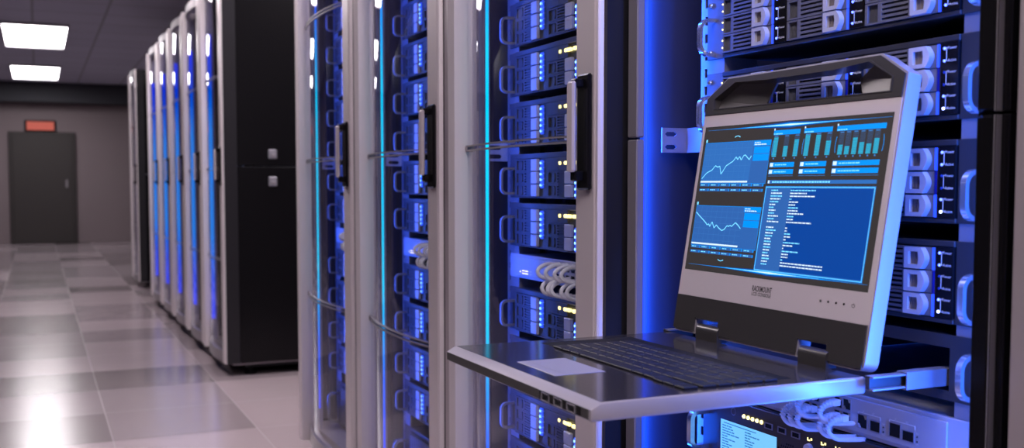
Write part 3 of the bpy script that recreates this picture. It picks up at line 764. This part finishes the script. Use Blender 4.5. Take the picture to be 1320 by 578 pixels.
MB().plate([(0.0020, 0.0499), (PW-0.0024, 0.0499), (PW-0.0024, 0.2990), (0.0020, 0.2990)],
           [[(0.0083, 0.0848), (0.3602, 0.0848), (0.3602, 0.2830), (0.0083, 0.2830)]], 'z', 0.0, 0.0006).build('screen_bezel', BEZEL, con, S)
ins = [(0.0022, 0.2995), (PW-0.0030, 0.2995), (0.3688, 0.3243), (0.3270, 0.3484), (0.0450, 0.3474), (0.0032, 0.3226)]
b = MB().plate(ins, [opening], 'z', 0.0, 0.0016)
lip = [((u-0.185)*0.985+0.185, (v-0.324)*0.93+0.324) for u, v in opening]
b.plate(opening, [lip], 'z', -0.0185, 0.0022)
# recessed bowls either side of the opening
def bowl(pts):
    for q in pts: b.poly(q, 1)
bowl([[(0.0195, 0.3070, -0.006), (0.1107, 0.3070, -0.016), (0.1107, 0.3100, -0.017), (0.0195, 0.3210, -0.010)],
      [(0.0195, 0.3210, -0.010), (0.1107, 0.3100, -0.017), (0.1290, 0.3395, -0.017), (0.0610, 0.3415, -0.008)],
      [(0.1107, 0.3070, -0.016), (0.1107, 0.3070, -0.019), (0.1290, 0.3395, -0.019), (0.1290, 0.3395, -0.016)],
      [(0.3510, 0.3065, -0.006), (0.2897, 0.3065, -0.016), (0.2800, 0.3300, -0.017), (0.3510, 0.3220, -0.010)],
      [(0.3510, 0.3220, -0.010), (0.2800, 0.3300, -0.017), (0.3127, 0.3435, -0.008)],
      [(0.2897, 0.3065, -0.016), (0.2897, 0.3065, -0.019), (0.2800, 0.3400, -0.019), (0.2800, 0.3400, -0.016)]])
b.build('carry_handle', [COVER, RECESS], con, S)
lc = [(0.0025, 0.0030), (0.0505, 0.0030), (0.0505, 0.0214), (0.1040, 0.0214), (0.1040, 0.0030), (0.2590, 0.0030), (0.2590, 0.0214), (0.3100, 0.0214), (0.3100, 0.0030), (PW-0.0030, 0.0030), (PW-0.0042, 0.0494), (0.0018, 0.0494)]
MB().plate(lc, [], 'z', 0.0, 0.0018).build('lower_cover', COVER, con, S)
b = MB()
for u in (0.2884, 0.3013, 0.3142, 0.3267): b.tube([(u, 0.0688, -0.0005), (u, 0.0688, 0.0012)], 0.0013, 10)
b.build('menu_button', BLACK, con, S)
b = MB(); ringp = [(0.3413+0.0022*math.cos(PI/2+0.6+k*(2*PI-1.2)/14), 0.0686+0.0022*math.sin(PI/2+0.6+k*(2*PI-1.2)/14), 0.0008) for k in range(15)]
b.tube(ringp, 0.0003, 5).box(0.3411, 0.3415, 0.0688, 0.0712, 0.0005, 0.0010).build('power_button', INKD, con, S)
b = MB()
b.text('RACKMOUNT', 0.0098, Matrix(((0.62, 0, 0, 0.1618), (0, 1, 0, 0.0685), (0, 0, 1, 0.0008), (0, 0, 0, 1))), 0, 0.00022)
b.text('LCD CONSOLE', 0.0060, Matrix(((0.92, 0, 0, 0.1622), (0, 1, 0, 0.0630), (0, 0, 1, 0.0008), (0, 0, 0, 1))), 0, 0.00010)
b.build('lettering', INKD, con, S)
# display with its picture
SM = [S_BG, S_PAN, S_PAN2, S_DEEP, S_LINE, S_BRT, S_WHT, S_BAR, S_GRID, S_DIM]
BG, PAN, PAN2, DEEP, LINE, BRT, WHT, BAR, GRID, DIM = range(10)
b = MB().box(0.0085, 0.3600, 0.0850, 0.2828, 0.0, 0.0008, BG)
lay = [0.00085]
def q(u0, v0, u1, v1, m_, l=0):
    z = 0.00088+l*0.00006
    b.poly([(u0, v0, z), (u1, v0, z), (u1, v1, z), (u0, v1, z)], m_)
def frame(u0, v0, u1, v1, th, m_, l=1):
    q(u0, v0, u1, v0+th, m_, l); q(u0, v1-th, u1, v1, m_, l); q(u0, v0+th, u0+th, v1-th, m_, l); q(u1-th, v0+th, u1, v1-th, m_, l)
def line(pts, th, m_, l=2):
    z = 0.00088+l*0.00006
    for (a, c), (d, e) in zip(pts, pts[1:]):
        L = math.hypot(d-a, e-c); nx, ny = -(e-c)/L*th/2, (d-a)/L*th/2
        b.poly([(a-nx, c-ny, z), (d-nx, e-ny, z), (d+nx, e+ny, z), (a+nx, c+ny, z)], m_)
def words(u, v, wid, m_, hgt=0.0014, l=2):
    e = u+wid
    while u < e-0.001:
        k = min(random.uniform(0.002, 0.007), e-u); q(u, v, u+k, v+hgt, m_, l); u += k+0.0009
def lens(u0, u1, v, peak, th, m_, l):
    z = 0.00088+l*0.00006; n = 24; top, bot = [], []
    for k in range(n+1):
        s = k/n; u = u0+(u1-u0)*s; p = (s-peak)/(peak if s < peak else 1-peak); hgt = th*(1-abs(p))**2.2+0.00012
        top.append((u, v+hgt, z)); bot.append((u, v-hgt, z))
    for k in range(n): b.poly([bot[k], bot[k+1], top[k+1], top[k]], m_)
for v in (0.2777, 0.0930):
    lens(0.016, 0.358, v, 0.5 if v > 0.2 else 0.52, 0.0040, DEEP, 0); lens(0.016, 0.358, v, 0.5, 0.0022, LINE, 1); lens(0.10, 0.28, v, 0.5, 0.0013, BRT, 2); lens(0.14, 0.24, v, 0.5, 0.0007, WHT, 3)
pl1 = [(0.0172, 0.2109), (0.0262, 0.2183), (0.0311, 0.2204), (0.0377, 0.2224), (0.045, 0.2286), (0.0508, 0.2265), (0.055, 0.2279), (0.0601, 0.217), (0.0628, 0.2201), (0.0694, 0.2283), (0.0831, 0.2342), (0.0885, 0.2396), (0.0926, 0.236), (0.0959, 0.24), (0.1004, 0.2353), (0.1045, 0.2412), (0.1076, 0.2418), (0.1171, 0.2355), (0.1207, 0.2404)]
pl2 = [(0.0163, 0.1646), (0.0249, 0.1596), (0.0354, 0.1542), (0.0417, 0.1506), (0.046, 0.1476), (0.0492, 0.1492), (0.0525, 0.1457), (0.0565, 0.1521), (0.0628, 0.1441), (0.0669, 0.1483), (0.073, 0.1445), (0.0807, 0.1413), (0.0854, 0.1429), (0.0908, 0.1482), (0.0944, 0.1473), (0.0973, 0.1488), (0.101, 0.1476), (0.1079, 0.1528), (0.1135, 0.15), (0.1202, 0.1453)]
for v1, v0, vp, rws, pl in ((0.2600, 0.2045, 0.2067, (0.2025, 0.1958), pl1), (0.1738, 0.1195, 0.1220, (0.1178, 0.1113), pl2)):
    q(0.0155, v0, 0.1565, v1, PAN); q(0.0165, v0+0.003, 0.1215, v1-0.001, PAN2 if v1 > 0.2 else PAN, 1)
    for k in range(1, 9): q(0.0165+k*0.0117, v0+0.004, 0.0168+k*0.0117, v1-0.001, GRID, 2)
    for k in range(1, 7): q(0.0165, v0+k*0.0078, 0.1205, v0+k*0.0078+0.0003, GRID, 2)
    frame(0.0150, v0-0.0005, 0.1570, v1+0.0003, 0.0006, LINE, 3)
    q(0.0155, vp-0.0011, 0.1195, vp+0.0011, WHT, 4); line(pl, 0.0013, BRT, 4)
    q(0.1222, v1-0.0068, 0.1565, v1-0.0005, LINE, 3); words(0.1240, v1-0.0058, 0.024, WHT, 0.0013, 5); words(0.1240, v1-0.0030, 0.012, WHT, 0.0010, 5)
    for k in (0, 1): q(0.1243, v1-0.0168-k*0.0096, 0.1555, v1-0.0080-k*0.0096, LINE, 3)
    q(0.0150, v1+0.0010, 0.0185, v1+0.0050, BRT, 4)
    for rv in rws:
        for k in range(6): q(0.0152+k*0.0233, rv-0.0022, 0.0374+k*0.0233, rv+0.0016, PAN, 1); words(0.0172+k*0.0233, rv-0.0008, 0.011, BRT, 0.0012); q(0.0352+k*0.0233, rv-0.0018, 0.0372+k*0.0233, rv+0.0014, LINE, 2)
line([(0.0790+0.0012*k, 0.2662+0.0016*math.sin(PI*k/10)) for k in range(11)], 0.0010, BRT)
line([(0.0812+0.0012*k, 0.1028-0.0016*math.sin(PI*k/10)) for k in range(11)], 0.0010, BRT)
bars = [[(0.1658, .92), (0.1862, .50), (0.2055, .74)], [(0.2250, .93), (0.2440, .88), (0.2625, .60)], [(0.2835, .42), (0.2945, .32), (0.3062, .70), (0.3175, .44), (0.3288, .36), (0.3400, .64)]]
for (u0, u1), bs in zip(((0.1595, 0.2095), (0.2168, 0.2665), (0.2740, 0.3515)), bars):
    q(u0, 0.2655, u1, 0.2715, LINE, 1); q(u0, 0.2715, u0+0.0022, 0.2740, WHT, 2); words(u0+0.001, 0.2662, 0.016, BRT, 0.0014, 3)
    for uc, f in bs:
        wd = 0.0044 if len(bs) == 3 else 0.0040
        q(uc-wd, 0.2378, uc+wd, 0.2645, DIM, 1)
        for k in range(14):
            v = 0.2380+k*0.0019
            q(uc-wd+0.0004, v, uc+wd-0.0004, v+0.0015, BAR if k/14 < f else BG, 2)
            if k/14 >= f: q(uc-wd+0.001, v+0.0003, uc+wd-0.001, v+0.0008, DIM, 3)
        q(uc-wd+0.001, 0.2632, uc+wd-0.001, 0.2645, GRID, 3); q(uc-0.0012, 0.2348, uc+0.0012, 0.2368, GRID, 1)
    for s_, u in ((1, u0+0.0006), (-1, u1-0.0006)):
        line([(u+s_*0.0012*(1-math.sin(PI*k/8)), 0.240+0.019*k/8) for k in range(9)], 0.0008, LINE, 2)
    for v in (0.2278, 0.2190):
        q(u0+0.0008, v-0.0030, u1-0.0028, v+0.0030, LINE, 1); q(u0+0.0015, v-0.0022, u0+0.0075, v+0.0022, WHT, 2); q(u0+0.009, v-0.002, u1-0.0035, v+0.002, LINE, 2); words(u0+0.011, v-0.0008, (u1-u0)*0.45, BRT, 0.0015, 3)
    q(u0+0.0008, 0.2135, u1-0.002, 0.2140, GRID, 1)
q(0.1610, 0.2040, 0.3490, 0.2085, PAN2, 1); q(0.1620, 0.2045, 0.1650, 0.2082, WHT, 2); words(0.1700, 0.2053, 0.105, BRT, 0.0018, 2)
q(0.1605, 0.0948, 0.3482, 0.2002, DEEP, 0)
q(0.1605, 0.0948, 0.2080, 0.2002, PAN, 0.5)
for k in range(27):
    if k == 12: continue
    v = 0.1950-k*0.00355
    words(0.1715, v, random.uniform(0.010, 0.023), WHT if k % 2 else BRT, 0.0015, 2)
    words(0.2080, v, random.choice((0.004, 0.012, 0.018, 0.030, 0.045)) if k < 25 else 0.075, WHT if k % 3 else BRT, 0.0015, 2)
for k, (t_, m_) in enumerate(((0.0030, PAN2), (0.0016, LINE), (0.0006, BRT))): frame(0.1590+k*0.0006, 0.0938+k*0.0006, 0.3496-k*0.0006, 0.2012-k*0.0006, t_, m_, 1+k)
b.build('display', SM, con, S, smooth=0.1)

# ------------------------------------------------------------------ network switch below the console
ns = thing('network_switch', 'pale network switch with white cables and row of ports under the console tray', 'network switch', (XD, YR, H-0.306))
N0 = Matrix.Translation((-XD, -YR, 0.306))
b = MB().box(XD+0.003, 1.35, 0.826, 1.262, -0.3050, -0.2560, 0)
b.box(XD, XD+0.0045, YR-HALF, YR+HALF, -0.3055, -0.2550, 0, 0.001)
b.box(XD-0.0025, XD, 0.8350, 1.253, -0.3005, -0.2600, 0, 0.0008)
b.build('faceplate', PLATE, ns, N0)
# ports: y centre, z centre, half width, half height
ports = [(0.9627, -0.2855, 0.0075, 0.0078, 1), (0.9418, -0.2873, 0.0078, 0.0060, 0), (0.9103, -0.2851, 0.0083, 0.0078, 0), (0.8899, -0.2875, 0.0083, 0.0055, 0)]
for y in (0.9895, 1.0045, 1.0460, 1.0600, 1.0740): ports += [(y, -0.2700, 0.0062, 0.0062, 1), (y, -0.2865, 0.0062, 0.0062, 1)]
for y, z, hw, hz, g in ports:
    b = MB().plate([(y-hw-0.0008, z-hz-0.0008), (y+hw+0.0008, z-hz-0.0008), (y+hw+0.0008, z+hz+0.0008), (y-hw-0.0008, z+hz+0.0008)],
                   [[(y-hw, z-hz), (y+hw, z-hz), (y+hw, z+hz), (y-hw, z+hz)]], 'x', XD-0.0036, XD-0.0024, 0)
    b.box(XD-0.0030, XD-0.0026, y-hw, y+hw, z-hz, z+hz, 1)
    if g:
        b.prism([(y-hw, z+hz), (y-hw*0.3, z+hz), (y-hw*0.6, z+hz*0.4), (y-hw, z+hz*0.4)], 'x', XD-0.0034, XD-0.0030, 2)
        b.prism([(y+hw, z-hz), (y+hw*0.2, z-hz), (y+hw*0.6, z-hz*0.4), (y+hw, z-hz*0.4)], 'x', XD-0.0034, XD-0.0030, 3)
    b.build('port', [SILVER_DK, BLACKM, GOLD, CHROME], ns, N0)
b = MB(); X = XD-0.0028
for ya, yb, z in ((0.9705, 0.9335, -0.2752), (0.9195, 0.8800, -0.2742)):
    b.box(X, X+0.0003, yb, ya, z-0.0003, z+0.0003); b.box(X, X+0.0003, ya-0.0006, ya, z-0.003, z); b.box(X, X+0.0003, yb, yb+0.0006, z-0.004, z)
    xz_text(b, '4', 0.0030, X-0.0001, (ya*0.75+yb*0.25)+0.001, z+0.0012, 0); xz_text(b, '8/2', 0.0030, X-0.0001, (ya*0.3+yb*0.7)+0.002, z+0.0012, 0)
for y in (0.9285, 0.8765):
    for z in (-0.2855, -0.2910): b.dome((X, y, z), 0.0010, 1, 6)
    xz_text(b, 'Spd', 0.0030, X-0.0001, y+0.002, -0.2825, 0); xz_text(b, 'Lnk', 0.0030, X-0.0001, y+0.002, -0.2950, 0)
b.build('marking', [INK, BLACKM], ns, N0)
def patch_cable(y, z, label):
    o = MB()
    # clip plug, ribbed boot bending left-down, then the round cable running back below
    o.box(-0.0135, -0.0032, y-0.0050, y+0.0050, z-0.0040, z+0.0040, 0, 0.001)
    P, R = [], []
    n = 14
    for k in range(n+1):
        a = k/n; ang = a*PI*0.52
        P.append((-0.013-0.017*math.sin(ang), y+0.003*a, z-0.012*(1-math.cos(ang)))); R.append((0.0054 if k % 2 else 0.0036)-0.0010*a)
    o.tube(P, R, 12)
    x, yy, zz = P[-1]
    c = [(x, yy, zz)]
    for k in range(1, 13):
        a = PI*k/12
        c.append((x+0.0001+0.012*(1-math.cos(a*0.5)), yy-0.0008*k, zz-0.011*math.sin(a*0.5)))
    lx, ly, lz = c[-1]
    c += [(lx+0.006, ly-0.006, lz+0.0004), (lx+0.014, ly-0.014, lz+0.0015), (lx+0.018, ly-0.022, lz+0.003)]
    o.tube(c, 0.0030, 10)
    ob = o.build('patch_cable', WHITE); ob.location = (XD, YR, H)
    tag(ob, label, 'cable', 'white patch cables under the console tray')
for y, z, l in ((1.0740, -0.2865, 'leftmost white patch cable in the left trio under the console tray'), (1.0600, -0.2865, 'middle white patch cable of the left trio under the console tray'),
                (1.0460, -0.2865, 'right white patch cable of the left trio under the console tray'),
                (1.0045, -0.2865, 'left white patch cable of the lower right pair under the tray'), (0.9895, -0.2865, 'right white patch cable of the lower right pair under the tray'),
                (1.0045, -0.2700, 'white patch cable plugged in the upper port row, right one'), (1.0460, -0.2700, 'white patch cable in the upper port row, half hidden by the tray')):
    patch_cable(y-YR, z, l)

# ------------------------------------------------------------------ appliance with its own LCD
ap = thing('control_server', 'black control server with lit cyan LCD and yellow lights at the bottom', 'server', (XD, YR, H-0.400))
A0 = Matrix.Translation((-XD, -YR, 0.400))
b = MB().box(XD+0.004, 1.40, 0.826, 1.262, -0.399, -0.3085, 0).box(XD, XD+0.0045, YR-HALF, YR+HALF, -0.4, -0.3075, 0, 0.001)
b.build('chassis', DARK, ap, A0)
b = MB().box(XD-0.003, XD, 0.836, 1.2585, -0.397, -0.3095, 0, 0.001)
for i in range(12):
    for j in range(6):
        if (i-5.5)**2/30+(j-2.5)**2/7 < 1.1: b.tube([(XD-0.0032, 1.118-i*0.0042-(j % 2)*0.002, -0.3450-j*0.0042), (XD-0.0029, 1.118-i*0.0042-(j % 2)*0.002, -0.3450-j*0.0042)], 0.0015, 6, 1)
cc = [(XD-0.0031, 1.2185+0.0052*math.cos(2*PI*k/16), -0.3245+0.0052*math.sin(2*PI*k/16)) for k in range(17)]
b.tube(cc, 0.0004, 4, 2)
b.build('front_panel', [COVER, BLACKM, SILVER_DK], ap, A0)
for y in (YR+0.2405, YR-0.2405):
    q_ = MB(); strap(q_, y-YR, -0.392+0.4, -0.3330+0.4, 0.034, 0.010, 0.007); q_.build('handle', CHROME, ap)
b = MB().box(XD-0.0040, XD-0.0028, 1.122, 1.2475, -0.3935, -0.3405, 0, 0.0003)
for k in range(11):
    for u in (1.243, 1.190):
        z = -0.3490-k*0.0038; y = u
        for w_ in range(random.choice((2, 3, 4))):
            L = random.uniform(0.004, 0.010); b.box(XD-0.0042, XD-0.0039, y-L, y, z, z+0.0017, 1); y -= L+0.0012
b.box(XD-0.0042, XD-0.0039, 1.165, 1.240, -0.3448, -0.3435, 1)
b.build('lcd_screen', [LCD, LCDINK], ap, A0)
b = MB()
for k in range(5): b.dome((XD-0.0032, 1.1935-k*0.0098, -0.3265), 0.0030, 0, 8)
b.build('status_light', LED_Y, ap, A0)
for y in (1.1390, 1.1110, 1.0830):
    MB().plate([(y-0.0085, -0.3330), (y+0.0085, -0.3330), (y+0.0085, -0.3245), (y-0.0085, -0.3245)], [[(y-0.0070, -0.3318), (y+0.0070, -0.3318), (y+0.0070, -0.3257), (y-0.0070, -0.3257)]], 'x', XD-0.0042, XD-0.0028, 0)\
        .box(XD-0.0034, XD-0.0029, y-0.0070, y+0.0070, -0.3318, -0.3257, 1).build('usb_port', [SILVER_DK, BLACKM], ap, A0)
for k, y in enumerate((1.0560, 1.0300, 1.0040)):
    bt = MB().tube([(XD-0.0030, y, -0.3410), (XD-0.0080, y, -0.3410)], [0.0075, 0.0068], 16).build('push_button', WHITE, ap, A0)
    q_ = MB().box(XD-0.0034, XD-0.0029, y-0.0005, y+0.0045, -0.3305, -0.3290).box(XD-0.0034, XD-0.0029, y+0.003, y+0.0045, -0.3290, -0.3265).box(XD-0.0034, XD-0.0029, y-0.0045, y-0.002, -0.3290, -0.3265)
    q_.build('button_mark', LED_Y, ap, A0)
